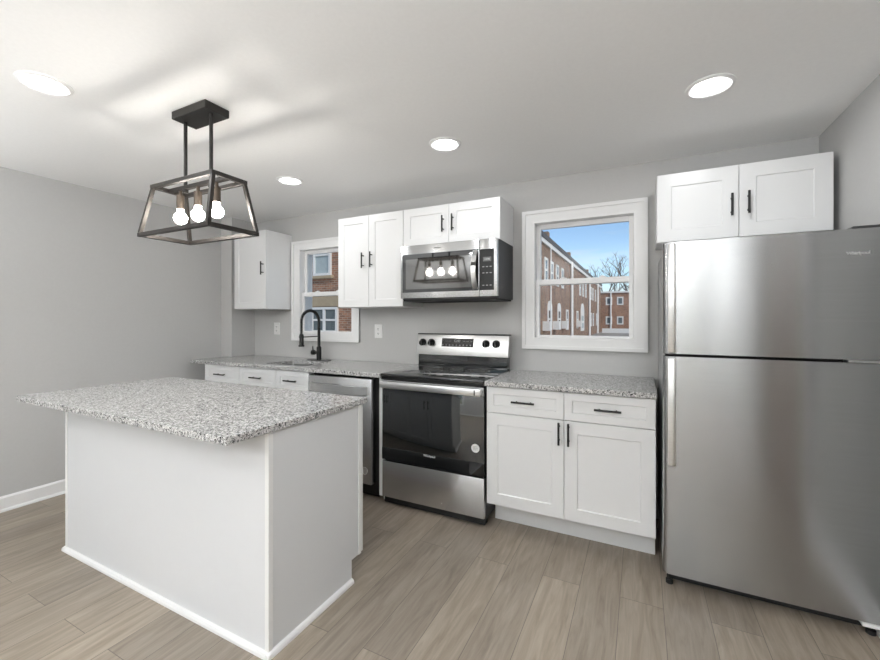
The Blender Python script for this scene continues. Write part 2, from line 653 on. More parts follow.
def baseboard(name, x, y0, y1, s):
    bm = bmesh.new()
    prism(bm, [(x, 0), (x + s * 0.014, 0), (x + s * 0.014, 0.088), (x + s * 0.006, 0.100), (x, 0.100)], 'y', y0, y1)
    prism(bm, [(x + s * 0.014, 0), (x + s * 0.028, 0), (x + s * 0.026, 0.010), (x + s * 0.014, 0.018)], 'y', y0, y1)
    struct(name, bm, M['trim'])
baseboard('baseboard_left', XL, YR, -0.62, 1)
baseboard('baseboard_right', XR, DY1 + 0.075, -0.02, -1)
bm = bmesh.new()
box(bm, XL + 0.03, XR - 0.03, YR, YR + 0.014, 0, 0.1)
struct('baseboard_rear', bm, M['trim'])

# doorway in the right wall: casing and a closed wooden door
bm = bmesh.new()
box(bm, XR - 0.018, XR, DY1, DY1 + 0.07, 0, DZ + 0.07, 0.002)
box(bm, XR - 0.018, XR, DY0 - 0.07, DY0, 0, DZ + 0.07, 0.002)
box(bm, XR - 0.018, XR, DY0, DY1, DZ, DZ + 0.07, 0.002)
struct('trim_1', bm, M['trim'])
M['door'] = paint('brown_door', (0.20, 0.16, 0.13), 0.45, 8, 0.1, 0.0)
d = struct('door_1', B(XR + 0.03, XR + 0.07, DY0 + 0.003, DY1 - 0.003, 0.006, DZ - 0.003, 0.002), M['door'])
bm = bmesh.new()
cyl(bm, (XR + 0.03, DY0 + 0.07, 0.95), (XR - 0.01, DY0 + 0.07, 0.95), 0.012)
cyl(bm, (XR - 0.01, DY0 + 0.07, 0.95), (XR - 0.04, DY0 + 0.07, 0.95), 0.026)
obj('knob', bm, M['black'], d, True)

def window(name, x0, x1, z0, z1, cx0, cx1, cz0, cz1, rail):
    """double hung vinyl window; x0.. the wall opening, cx0.. the outside of its casing"""
    w = bpy.data.objects.new(name, None)
    COL.objects.link(w)
    w.location = (x0, 0, z0)
    w['kind'] = 'structure'
    bm = bmesh.new()                           # casing: stepped boards round the opening
    t1, t2 = -0.012, -0.024
    def ring(a, b, c, d, e, f, g, h, y):
        box(bm, a, e, y, 0.0, c, d)
        box(bm, f, b, y, 0.0, c, d)
        box(bm, e, f, y, 0.0, c, g)
        box(bm, e, f, y, 0.0, h, d)
    ring(cx0, cx1, cz0, cz1, x0, x1, z0, z1, t1)
    ww = 0.024
    ring(cx0, cx1, cz0, cz1, cx0 + ww, cx1 - ww, cz0 + ww, cz1 - ww, t2)
    obj('casing', bm, M['trim'], w)
    bm = bmesh.new()                           # jamb lining the hole
    g = 0.016
    D = WT
    box(bm, x0, x0 + g, -0.010, D, z0, z1)
    box(bm, x1 - g, x1, -0.010, D, z0, z1)
    box(bm, x0 + g, x1 - g, -0.010, D, z1 - g, z1)
    box(bm, x0 + g, x1 - g, -0.014, D, z0, z0 + g)
    obj('jamb', bm, M['vinyl'], w)
    a, b = x0 + g, x1 - g
    def sash(nm, y0, y1, s0, s1, st, lo, hi, gl):
        bm = bmesh.new()
        box(bm, a, a + st, y0, y1, s0, s1, 0.003)
        box(bm, b - st, b, y0, y1, s0, s1, 0.003)
        box(bm, a + st, b - st, y0, y1, s0, s0 + lo, 0.003)
        box(bm, a + st, b - st, y0, y1, s1 - hi, s1, 0.003)
        s = obj(nm, bm, M['vinyl'], w)
        ym = (y0 + y1) / 2
        obj('pane', B(a + st - 0.004, b - st + 0.004, ym - 0.002, ym + 0.002, s0 + lo - 0.004, s1 - hi + 0.004), M['glass'], s)
        return s
    sash('upper_sash', 0.060, 0.090, rail - 0.018, z1 - g, 0.030, 0.034, 0.034, 0)
    lo = sash('lower_sash', 0.022, 0.052, z0 + g, rail + 0.022, 0.030, 0.018, 0.040, 0)
    bm = bmesh.new()                           # two sash locks on the meeting rail
    for f in (0.3, 0.7):
        xx = a + (b - a) * f
        box(bm, xx - 0.022, xx + 0.022, 0.026, 0.050, rail + 0.022, rail + 0.030, 0.002)
        cyl(bm, (xx, 0.038, rail + 0.030), (xx, 0.038, rail + 0.036), 0.009, 12)
    obj('sash_lock', bm, M['vinyl'], lo)
    return w
window('window_1', *W1[:4], 0.832, 1.660, 1.075, 2.084, 1.560)
window('window_2', *W2[:4], -1.506, -0.668, 1.080, 2.062, 1.535)
for i, r in enumerate(RW):
    window('window_%d' % (i + 3), r[0], r[1], r[2], r[3], r[0] - 0.08, r[1] + 0.08, r[2] - 0.08, r[3] + 0.08, 1.38)
    o = bpy.data.objects['window_%d' % (i + 3)]
    o.rotation_euler = (0, 0, PI)
    o.location = (r[1], YR, r[2])

# ------------------------------------------------------------------ cabinets
def handle(parent, x, y, z, length, vertical=True, out=-1):
    """black bar pull with two posts; y = the door face it stands on"""
    bm = bmesh.new()
    yy = y + out * 0.030
    h = length / 2
    if vertical:
        cyl(bm, (x, yy, z - h), (x, yy, z + h), 0.006, 12)
        for s in (-1, 1):
            cyl(bm, (x, y, z + s * h * 0.62), (x, yy, z + s * h * 0.62), 0.0045, 10)
    else:
        cyl(bm, (x - h, yy, z), (x + h, yy, z), 0.006, 12)
        for s in (-1, 1):
            cyl(bm, (x + s * h * 0.62, y, z), (x + s * h * 0.62, yy, z), 0.0045, 10)
    return obj('handle', bm, M['black'], parent, True)

def door(parent, name, x0, x1, z0, z1, yf, out=-1, rail=0.058):
    bm = bmesh.new()
    shaker(bm, x0, x1, z0, z1, yf, out, rail=rail)
    return obj(name, bm, M['white'], parent)

G = 0.0016                                     # half the gap between fronts
YB = -0.626                                    # face of the base cabinet doors
YU = -0.317                                    # face of the wall cabinet doors
def base_body(t, x0, x1, z0=0.1635, toe=True):
    obj('body', B(x0, x1, YB + 0.021, -0.012, z0, 0.884), M['white'], t)
    if toe:
        obj('toe_kick', B(x0, x1, -0.459, -0.445, 0.0, z0), M['white'], t)

# right-hand base cabinet
c = thing('base_cabinet', 'white shaker base cabinet with two drawers over two doors, beside the refrigerator', 'cabinet', (1.231, -0.3, 0), 'white base cabinets')
base_body(c, 0.7733, 1.689)
for a, b, hx in ((0.7733, 1.2331, 1.208), (1.2331, 1.689, 1.260)):
    d = door(c, 'drawer', a + G, b - G, 0.7255, 0.880, YB, rail=0.042)
    handle(d, (a + b) / 2, YB, 0.803, 0.135, False)
    d = door(c, 'door', a + G, b - G, 0.1665, 0.7215, YB, rail=0.068)
    handle(d, hx, YB, 0.650, 0.125)
# drawer cabinet at the left end
c = thing('drawer_cabinet', 'white shaker base cabinet with one drawer, at the left end of the sink counter', 'cabinet', (-1.712, -0.3, 0), 'white base cabinets')
base_body(c, -1.950, -1.4745)
d = door(c, 'drawer', -1.950 + G, -1.4745 - G, 0.7255, 0.880, YB, rail=0.042)
handle(d, -1.712, YB, 0.803, 0.135, False)
d = door(c, 'door', -1.950 + G, -1.4745 - G, 0.1665, 0.7215, YB)
handle(d, -1.505, YB, 0.650, 0.125)
# sink base
c = thing('sink_cabinet', 'white shaker sink base cabinet between the drawer cabinet and the dishwasher', 'cabinet', (-1.075, -0.3, 0), 'white base cabinets')
bm = bmesh.new()
box(bm, -1.4735, -1.4555, YB + 0.021, -0.012, 0.1635, 0.884)
box(bm, -0.696, -0.678, YB + 0.021, -0.012, 0.1635, 0.884)
box(bm, -1.4555, -0.696, YB + 0.021, YB + 0.039, 0.60, 0.884)
box(bm, -1.4555, -0.696, YB + 0.021, -0.012, 0.1635, 0.180)
box(bm, -1.4555, -0.696, -0.030, -0.012, 0.180, 0.884)
obj('body', bm, M['white'], c)
obj('toe_kick', B(-1.4735, -0.678, -0.459, -0.445, 0, 0.1635), M['white'], c)
for a, b, hx in ((-1.4735, -1.033, -1.06), (-1.033, -0.678, -1.005)):
    d = door(c, 'drawer_front', a + G, b - G, 0.7255, 0.880, YB, rail=0.042)
    handle(d, (a + b) / 2, YB, 0.803, 0.135, False)
    d = door(c, 'door', a + G, b - G, 0.1665, 0.7215, YB)
    handle(d, hx, YB, 0.650, 0.125)
# end panel between dishwasher and range
tag(obj('spacer_board', prism_mesh([(-0.012, 0), (-0.550, 0), (-0.550, 0.050), (-0.606, 0.050), (-0.606, 0.884), (-0.012, 0.884)], 'x', -0.034, -0.006), M['white']), 'narrow white filler panel standing between the dishwasher and the range', 'panel')

def wall_cab(label, x0, x1, z0, z1, yf, doors, rail=0.058):
    c = thing('wall_cabinet', label, 'cabinet', ((x0 + x1) / 2, yf / 2, z0), 'white wall cabinets')
    obj('body', B(x0, x1, yf + 0.020, -0.001, z0, z1, 0.001), M['white'], c)
    for a, b, hx, hz, hl in doors:
        d = door(c, 'door', a + G, b - G, z0 + 0.002, z1 - 0.002, yf, rail=rail)
        handle(d, hx, yf, hz, hl)
    return c
ZT = 2.1315
wall_cab('white single door wall cabinet in the far left corner', -1.961, -1.5215, 1.389, ZT, YU, [(-1.961, -1.5215, -1.553, 1.770, 0.125)])
wall_cab('tall white two door wall cabinet between the sink window and the microwave', -0.6553, -0.0165, 1.389, ZT, YU, [(-0.6553, -0.3409, -0.390, 1.765, 0.125), (-0.3409, -0.0165, -0.308, 1.768, 0.125)])
wall_cab('short white two door wall cabinet right above the microwave', -0.0145, 0.761, 1.839, ZT, YU, [(-0.0145, 0.372, 0.330, 1.985, 0.120), (0.372, 0.761, 0.408, 1.988, 0.120)])
wall_cab('wide white two door wall cabinet above the refrigerator', 1.7024, 2.482, 1.7366, ZT, -0.286, [(1.7024, 2.0953, 2.061, 1.912, 0.120), (2.0953, 2.482, 2.135, 1.916, 0.120)], rail=0.072)

# ------------------------------------------------------------------ countertops
def slab(bm, x0, x1, y0, y1, z0, z1, hole=None):
    if not hole:
        box(bm, x0, x1, y0, y1, z0, z1, 0.003, 2)
        return
    hx0, hx1, hy0, hy1 = hole
    def rc(x0, x1, y0, y1, z):
        return [bm.verts.new(v) for v in ((x0, y0, z), (x1, y0, z), (x1, y1, z), (x0, y1, z))]
    r = 0.003
    R = [rc(hx0, hx1, hy0, hy1, z0), rc(x0, x1, y0, y1, z0), rc(x0, x1, y0, y1, z1 - r), rc(x0 + r, x1 - r, y0 + r, y1 - r, z1), rc(hx0, hx1, hy0, hy1, z1)]
    R.append(R[0])
    for A, Bq in zip(R, R[1:]):
        for i in range(4):
            j = (i + 1) % 4
            bm.faces.new((A[i], A[j], Bq[j], Bq[i]))
HOLE = (-1.250, -0.800, -0.550, -0.245)
bm = bmesh.new()
slab(bm, -2.135, -0.002, -0.6413, 0.0, 0.8845, 0.914, HOLE)
# the slab's left end runs into the boxed-out corner
ct = obj('countertop', bm, M['granite'])
tag(ct, 'grey speckled granite countertop with the sink cut out, left of the range', 'countertop', 'granite countertops')
bm = bmesh.new()
slab(bm, 0.7635, 1.6935, -0.6413, 0.0, 0.8845, 0.914)
tag(obj('countertop', bm, M['granite']), 'short grey speckled granite countertop between the range and the refrigerator', 'countertop', 'granite countertops')

# sink bowl under the cutout
s = thing('sink', 'undermount stainless sink bowl let into the left countertop', 'sink', (-1.025, -0.40, 0.68))
bm = bmesh.new()
x0, x1, y0, y1 = HOLE[0] - 0.006, HOLE[1] + 0.006, HOLE[2] - 0.006, HOLE[3] + 0.006
def rrect(x0, x1, y0, y1, z, r, n=5):
    pts = []
    for cx, cyy, a0 in ((x1 - r, y1 - r, 0), (x0 + r, y1 - r, 90), (x0 + r, y0 + r, 180), (x1 - r, y0 + r, 270)):
        for k in range(n + 1):
            a = math.radians(a0 + 90 * k / n)
            pts.append((cx + r * math.cos(a), cyy + r * math.sin(a), z))
    return pts
rings = [rrect(x0 - 0.012, x1 + 0.012, y0 - 0.012, y1 + 0.012, 0.8838, 0.03), rrect(x0, x1, y0, y1, 0.8838, 0.03), rrect(x0 + 0.004, x1 - 0.004, y0 + 0.004, y1 - 0.004, 0.70, 0.03),
         rrect(x0 + 0.03, x1 - 0.03, y0 + 0.03, y1 - 0.03, 0.682, 0.03)]
vr = [[bm.verts.new(p) for p in r] for r in rings]
for A, Bq in zip(vr, vr[1:]):
    n = len(A)
    for i in range(n):
        j = (i + 1) % n
        bm.faces.new((A[i], A[j], Bq[j], Bq[i]))
bm.faces.new(vr[-1])
obj('bowl', bm, M['steel_sink'], s, True)
bm = bmesh.new()
lathe(bm, [(0, 0.004), (0.03, 0.004), (0.045, 0.006), (0.045, 0.0)], (-1.025, -0.40, 0.682))
obj('drain', bm, M['steel_bright'], s, True)

# faucet
f = thing('faucet', 'black spring neck pull-down faucet standing behind the sink', 'faucet', (-1.023, -0.150, 0.914))
obj('base_plate', B(-1.143, -0.903, -0.178, -0.122, 0.914, 0.920, 0.002), M['black'], f)
bm = bmesh.new()
cyl(bm, (-1.023, -0.15, 0.920), (-1.023, -0.15, 1.035), 0.022, 20)
cyl(bm, (-1.023, -0.15, 1.035), (-1.023, -0.15, 1.045), 0.022, 20, 0.013)
cyl(bm, (-1.023, -0.15, 1.045), (-1.023, -0.15, 1.215), 0.0135, 16)
obj('body', bm, M['black'], f, True)
path = []
XA, XB = -1.023, -1.219
for k in range(8):
    path.append(Vector((XA, -0.15, 1.215 + 0.065 * k / 8)))
rr = (XA - XB) / 2
for k in range(25):
    a = PI * k / 24
    path.append(Vector((XA - rr + rr * math.cos(a), -0.15 - 0.02 * k / 24, 1.280 + rr * 0.92 * math.sin(a))))
for k in range(1, 11):
    path.append(Vector((XB, -0.17, 1.280 - 0.125 * k / 10)))
bm = bmesh.new()
tube(bm, path, 0.0075, 8)
obj('hose', bm, M['black'], f, True)
bm = bmesh.new()                                # coil spring round the hose
Lc = [0]
for a, b in zip(path, path[1:]):
    Lc.append(Lc[-1] + (b - a).length)
tot = Lc[-1]
turns = 52
pts = []
for k in range(turns * 8 + 1):
    sdist = tot * k / (turns * 8)
    i = max(j for j in range(len(Lc)) if Lc[j] <= sdist + 1e-9)
    i = min(i, len(path) - 2)
    t = (sdist - Lc[i]) / max(1e-9, Lc[i + 1] - Lc[i])
    p = path[i].lerp(path[i + 1], t)
    d = (path[i + 1] - path[i]).normalized()
    a = Vector((0, 1, 0))
    a = (a - d * a.dot(d)).normalized()
    b = d.cross(a)
    ph = 2 * PI * k / 8
    pts.append(p + (a * math.cos(ph) + b * math.sin(ph)) * 0.0125)
tube(bm, pts, 0.0028, 5)
obj('spring', bm, M['black'], f, True)
bm = bmesh.new()
cyl(bm, (XB, -0.17, 1.155), (XB, -0.17, 1.145), 0.013, 16, 0.020)
cyl(bm, (XB, -0.17, 1.145), (XB, -0.17, 1.050), 0.020, 18)
cyl(bm, (XB, -0.17, 1.050), (XB, -0.17, 1.035), 0.027, 18)
obj('spray_head', bm, M['black'], f, True)
bm = bmesh.new()
cyl(bm, (XA, -0.15, 1.135), (XB + 0.018, -0.168, 1.125), 0.005, 10)
cyl(bm, (XB, -0.17, 1.118), (XB, -0.17, 1.132), 0.0235, 16)
obj('support_arm', bm, M['black'], f, True)
bm = bmesh.new()
cyl(bm, (-1.023, -0.15, 0.985), (-1.085, -0.155, 0.985), 0.013, 14)
cyl(bm, (-1.073, -0.154, 0.985), (-1.100, -0.156, 0.985), 0.022, 16)
cyl(bm, (-1.090, -0.155, 0.992), (-1.055, -0.195, 1.045), 0.006, 10, 0.004)
obj('lever', bm, M['black'], f, True)

# outlets on the back wall
def outlet(x, z, label):
    o = thing('wall_outlet', label, 'outlet', (x, 0, z), 'white outlets on the back wall')
    obj('plate', B(x - 0.041, x + 0.041, -0.006, 0.0, z - 0.061, z + 0.061, 0.002), M['outlet'], o)
    for s in (-1, 1):
        zz = z + s * 0.020
        r = obj('receptacle', B(x - 0.017, x + 0.017, -0.0085, -0.005, zz - 0.0145, zz + 0.0145, 0.004, 3), M['outlet'], o)
        bm = bmesh.new()
        box(bm, x - 0.008, x - 0.005, -0.0092, -0.008, zz - 0.003, zz + 0.007)
        box(bm, x + 0.005, x + 0.008, -0.0092, -0.008, zz - 0.003, zz + 0.007)
        cyl(bm, (x, -0.0092, zz - 0.008), (x, -0.008, zz - 0.008), 0.0028, 10)
        obj('slot', bm, M['slot'], r)
outlet(-1.729, 1.195, 'white outlet on the back wall under the corner cabinet')
outlet(-0.466, 1.184, 'white outlet on the back wall between the faucet and the range')

# ------------------------------------------------------------------ dishwasher
d = thing('dishwasher', 'stainless steel dishwasher with bar handle under the left countertop', 'dishwasher', (-0.376, -0.3, 0))
obj('body', B(-0.674, -0.040, -0.575, -0.02, 0.10, 0.872), M['gasket'], d)
dd = obj('door', B(-0.673, -0.078, -0.640, -0.578, 0.120, 0.866, 0.006, 2), M['steel'], d, True)
bm = bmesh.new()
hp = []
for k in range(13):
    u = -1 + 2 * k / 12
    hp.append((-0.376 + u * 0.27, -0.640 - 0.038 * (1 - abs(u) ** 5)))
for (xa, ya), (xb, yb) in zip(hp, hp[1:]):
    vs = [bm.verts.new(v) for v in ((xa, ya - 0.012, 0.755), (xb, yb - 0.012, 0.755), (xb, yb - 0.012, 0.812), (xa, ya - 0.012, 0.812),
                                    (xa, ya, 0.755), (xb, yb, 0.755), (xb, yb, 0.812), (xa, ya, 0.812))]
    for q in ((0, 1, 2, 3), (7, 6, 5, 4), (0, 4, 5, 1), (3, 2, 6, 7), (1, 5, 6, 2), (0, 3, 7, 4)):
        bm.faces.new([vs[i] for i in q])
bmesh.ops.remove_doubles(bm, verts=bm.verts, dist=1e-5)
obj('handle', bm, M['steel_bright'], dd)
bm = bmesh.new()
cyl(bm, (-0.135, -0.6405, 0.215), (-0.135, -0.6385, 0.215), 0.024, 24)
o = obj('sticker', bm, M['steel_bright'], dd)
bm = bmesh.new()
for k in range(20):
    a, b = 2 * PI * k / 20, 2 * PI * (k + 1) / 20
    bar(bm, (-0.135 + 0.024 * math.cos(a), -0.641, 0.215 + 0.024 * math.sin(a)), (-0.135 + 0.024 * math.cos(b), -0.641, 0.215 + 0.024 * math.sin(b)), 0.002)
obj('ring', bm, M['sticker'], o)
obj('toe_panel', B(-0.672, -0.080, -0.545, -0.53, 0.004, 0.115), M['blackplastic'], d)

# ------------------------------------------------------------------ range
r = thing('range', 'stainless steel electric range with black glass top and oven door', 'stove', (0.38, -0.32, 0))
YF = -0.625
obj('body', B(0.002, 0.758, -0.585, -0.025, 0.045, 0.893), M['darkbody'], r)
bm = bmesh.new()
box(bm, 0.0, 0.760, -0.642, -0.105, 0.893, 0.917, 0.006, 2)
ckt = obj('cooktop', bm, M['blackglass'], r, True)
for bx, by, br in ((0.20, -0.50, 0.105), (0.56, -0.50, 0.09), (0.20, -0.23, 0.075), (0.56, -0.23, 0.085), (0.38, -0.20, 0.05)):
    for rad in (br, br * 0.62):
        bm = bmesh.new()
        for k in range(32):
            a, b = 2 * PI * k / 32, 2 * PI * (k + 1) / 32
            bar(bm, (bx + rad * math.cos(a), by + rad * math.sin(a), 0.9171), (bx + rad * math.cos(b), by + rad * math.sin(b), 0.9171), 0.0022, (0, 0, 1), 0.0022)
        bmesh.ops.remove_doubles(bm, verts=bm.verts, dist=0.0008)
        obj('burner_ring', bm, M['darkprint'], ckt)
obj('front_trim', B(0.001, 0.759, -0.636, -0.585, 0.874, 0.893, 0.002), M['blackplastic'], r)
# backguard
bm = bmesh.new()
prism(bm, [(-0.060, 0.905), (-0.122, 0.905), (-0.118, 1.020), (-0.060, 1.020)], 'x', 0.010, 0.750)
obj('backguard_base', bm, M['blackglass'], r)
bm = bmesh.new()
prism(bm, [(-0.055, 1.012), (-0.142, 1.012), (-0.112, 1.170), (-0.055, 1.170)], 'x', 0.0, 0.760)
bmesh.ops.bevel(bm, geom=list(bm.edges), offset=0.003, segments=2, affect='EDGES', profile=0.5)
bgp = obj('backguard', bm, M['steel_bright'], r, True)
bm = bmesh.new()
prism(bm, [(-0.055, 1.170), (-0.114, 1.170), (-0.112, 1.178), (-0.055, 1.178)], 'x', 0.0, 0.760)
obj('top_cap', bm, M['darkbody'], bgp)
def bgy(z):                                      # front of the sloped backguard
    return -0.142 + 0.030 * (z - 1.012) / 0.158
bm = bmesh.new()
z0, z1 = 1.078, 1.143
prism(bm, [(bgy(z0) - 0.002, z0), (bgy(z1) - 0.002, z1), (bgy(z1) + 0.004, z1), (bgy(z0) + 0.004, z0)], 'x', 0.222, 0.487)
disp = obj('display', bm, M['blackplastic'], bgp)
text('clock_digits', '12:00', 0.024, M['ledtext'], (0.352, bgy(1.122) - 0.004, 1.124), disp)
for i, s_ in enumerate(('BAKE', 'BROIL', 'CLEAN', 'TIMER', 'START', 'OFF')):
    xx = 0.232 + (i % 3) * 0.030 if i < 3 else 0.410 + (i % 3) * 0.030
    text('button_print', s_, 0.009, M['greyprint'], (xx, bgy(1.122) - 0.004, 1.122), disp)
for i in range(9):
    bm = bmesh.new()
    xx = 0.232 + i * 0.029
    zz = 1.092
    cyl(bm, (xx, bgy(zz) - 0.004, zz), (xx, bgy(zz), zz), 0.006, 10)
    obj('button', bm, M['greyprint'], disp)
for xx in (0.052, 0.130, 0.588, 0.668):
    zz = 1.106
    y = bgy(zz)
    bm = bmesh.new()
    cyl(bm, (xx, y + 0.004, zz), (xx, y - 0.004, zz), 0.030, 24)
    cyl(bm, (xx, y - 0.004, zz), (xx, y - 0.028, zz - 0.004), 0.024, 24, 0.021)
    k = obj('knob', bm, M['blackplastic'], r, True)
    bm = bmesh.new()
    box(bm, xx - 0.003, xx + 0.003, y - 0.036, y - 0.026, zz - 0.022, zz + 0.018, 0.001)
    obj('grip', bm, M['darkprint'], k)
# oven door
bm = bmesh.new()
box(bm, 0.003, 0.757, YF, -0.588, 0.318, 0.871, 0.004, 2)
od = obj('oven_door', bm, M['ovenglass'], r, True)
obj('top_band', B(0.002, 0.758, YF - 0.004, YF, 0.815, 0.872, 0.002), M['steel'], od)
bm = bmesh.new()
box(bm, 0.012, 0.748, -0.674, -0.656, 0.820, 0.866, 0.006, 2)
for s in (0.020, 0.722):
    box(bm, s, s + 0.018, -0.660, YF - 0.002, 0.826, 0.860, 0.002)
obj('handle', bm, M['steel_bright'], od, True)
bm = bmesh.new()
box(bm, 0.708, 0.716, -0.6755, -0.6745, 0.826, 0.860)
obj('handle_mark', bm, M['slot'], od)
obj('lower_band', B(0.003, 0.757, YF - 0.0025, YF, 0.320, 0.402, 0.001), M['blackglass'], od)
text('logo', 'Whirlpool', 0.021, M['ledtext'], (0.377, YF - 0.0035, 0.392), od, bold=0.0004)
bm = bmesh.new()
cyl(bm, (0.700, YF - 0.0016, 0.490), (0.700, YF + 0.002, 0.490), 0.027, 28)
stk = obj('sticker', bm, M['sticker'], od)
for i, s_ in enumerate(('AGENCY', 'APPROVED', 'QUALITY')):
    text('print', s_, 0.0075, M['greyprint'], (0.700, YF - 0.0022, 0.499 - i * 0.009), stk)
dr = obj('storage_drawer', B(0.003, 0.757, YF, -0.588, 0.058, 0.308, 0.005, 2), M['steel'], r, True)
bm = bmesh.new()
box(bm, 0.008, 0.752, -0.600, -0.55, 0.012, 0.060)
obj('kick_panel', bm, M['gasket'], r)
for xx in (0.04, 0.72):
    for yy in (-0.55, -0.08):
        bm = bmesh.new()
        cyl(bm, (xx, yy, 0), (xx, yy, 0.045), 0.018, 12)
        obj('foot', bm, M['gasket'], r)

# ------------------------------------------------------------------ microwave
m_ = thing('microwave', 'stainless steel over-the-range microwave hung under the short cabinet', 'microwave', (0.38, -0.19, 1.424))
YM = -0.379
obj('body', B(0.002, 0.758, -0.345, -0.002, 1.436, 1.8385), M['darkbody'], m_)
obj('vent_bottom', B(0.010, 0.750, -0.352, -0.02, 1.424, 1.436), M['gasket'], m_)
bm = bmesh.new()
box(bm, 0.0, 0.6315, YM, -0.346, 1.446, 1.838, 0.004, 2)
md = obj('door', bm, M['steel'], m_, True)
obj('glass', B(0.016, 0.626, YM - 0.0015, YM + 0.004, 1.489, 1.772, 0.001), M['blackglass'], md)
obj('mesh_screen', B(0.046, 0.585, YM - 0.0022, YM, 1.512, 1.735, 0.0005), M['mwglass'], md)
bm = bmesh.new()
hp = []
for k in range(15):
    u = -1 + 2 * k / 14
    hp.append((1.630 + u * 0.132, YM - 0.002 - 0.040 * (1 - u * u)))
for (za, ya), (zb, yb) in zip(hp, hp[1:]):
    vs = [bm.verts.new(v) for v in ((0.590, ya - 0.012, za), (0.622, ya - 0.012, za), (0.622, yb - 0.012, zb), (0.590, yb - 0.012, zb),
                                    (0.590, ya, za), (0.622, ya, za), (0.622, yb, zb), (0.590, yb, zb))]
    for q in ((0, 1, 2, 3), (7, 6, 5, 4), (0, 4, 5, 1), (3, 2, 6, 7), (1, 5, 6, 2), (0, 3, 7, 4)):
        bm.faces.new([vs[i] for i in q])
bmesh.ops.remove_doubles(bm, verts=bm.verts, dist=1e-5)
obj('handle', bm, M['steel_bright'], md, True)
text('logo', 'Whirlpool', 0.013, M['darkprint'], (0.31, YM - 0.001, 1.806), md)
mp_ = obj('control_panel', B(0.6335, 0.760, YM, -0.346, 1.446, 1.838, 0.004, 2), M['steel'], m_, True)
pg = obj('panel_glass', B(0.6345, 0.737, YM - 0.0015, YM + 0.004, 1.489, 1.768, 0.001), M['blackplastic'], mp_)
obj('display', B(0.660, 0.718, YM - 0.0025, YM, 1.684, 1.714), M['darkprint'], mp_)
for i in range(4):
    for j in range(3):
        if i in (0, 1, 3):
            obj('button', B(0.655 + j * 0.026, 0.669 + j * 0.026, YM - 0.0022, YM, 1.645 - i * 0.042, 1.651 - i * 0.042), M['greyprint'], mp_)
for s_, xx, zz in (('12:00', 0.689, 1.699),):
    text('clock_digits', s_, 0.018, M['ledtext'], (xx, YM - 0.003, zz), mp_)

# ------------------------------------------------------------------ refrigerator
f = thing('refrigerator', 'stainless steel top-freezer refrigerator beside the right wall', 'refrigerator', (2.094, -0.40, 0))
FX0, FX1, YQ = 1.7149, 2.4950, -0.742
obj('body', B(FX0 + 0.004, FX1 - 0.004, -0.665, -0.035, 0.055, 1.648, 0.008, 2), M['greybody'], f, True)
def fdoor(name, z0, z1):
    bm = bmesh.new()
    pts = [(FX0, YQ + 0.072)]
    n = 6
    R_ = 0.028
    for k in range(n + 1):
        a = PI + PI / 2 * k / n
        pts.append((FX0 + R_ + R_ * math.cos(a), YQ + R_ + R_ * math.sin(a)))
    W = FX1 - FX0
    for k in range(1, 16):                       # barely bowed front
        u = k / 16
        pts.append((FX0 + R_ + (W - 2 * R_) * u, YQ - 0.0035 * (1 - (2 * u - 1) ** 2)))
    for k in range(n + 1):
        a = 1.5 * PI + PI / 2 * k / n
        pts.append((FX1 - R_ + R_ * math.cos(a), YQ + R_ + R_ * math.sin(a)))
    pts.append((FX1, YQ + 0.072))
    prism(bm, pts, 'z', z0, z1)
    return obj(name, bm, M['steel_fridge'], f, True)
d1 = fdoor('freezer_door', 1.1265, 1.6593)
d2 = fdoor('refrigerator_door', 0.0697, 1.1135)
obj('gasket', B(FX0 + 0.012, FX1 - 0.012, -0.690, -0.664, 0.09, 1.640), M['gasket'], f)
def fhandle(par, z0, z1):
    bm = bmesh.new()
    box(bm, 1.734, 1.766, YQ - 0.040, YQ - 0.022, z0, z1, 0.004, 2)
    for z in (z0 + 0.012, z1 - 0.052):
        box(bm, 1.735, 1.760, YQ - 0.024, YQ + 0.012, z, z + 0.04, 0.002)
    obj('handle', bm, M['steel_bright'], par, True)
fhandle(d1, 1.134, 1.648)
fhandle(d2, 0.600, 1.106)
text('logo', 'Whirlpool', 0.017, M['steel_bright'], (2.408, YQ - 0.0022, 1.560), d1, bold=0.0004, ext=0.0012)
bm = bmesh.new()
box(bm, FX1 - 0.10, FX1 - 0.012, YQ + 0.010, YQ + 0.09, 1.6593, 1.672, 0.003)
obj('top_hinge', bm, M['darkbody'], f)
bm = bmesh.new()
box(bm, FX1 - 0.115, FX1 - 0.004, YQ + 0.004, YQ + 0.06, 1.115, 1.1250, 0.002)
obj('middle_hinge', bm, M['steel_bright'], f)
bm = bmesh.new()
box(bm, FX1 - 0.075, FX1 + 0.004, YQ - 0.004, YQ + 0.06, 0.052, 0.067, 0.002)
obj('bottom_hinge', bm, M['outlet'], f)
obj('kick_grille', B(FX0 + 0.02, FX1 - 0.02, -0.672, -0.66, 0.012, 0.062), M['gasket'], f)
for xx in (FX0 + 0.03, FX1 - 0.03):
    for yy in (-0.69, -0.10):
        bm = bmesh.new()
        cyl(bm, (xx, yy, 0), (xx, yy, 0.018), 0.016, 14)
        cyl(bm, (xx, yy, 0.018), (xx, yy, 0.066), 0.007, 10)
        obj('foot', bm, M['gasket'], f, True)

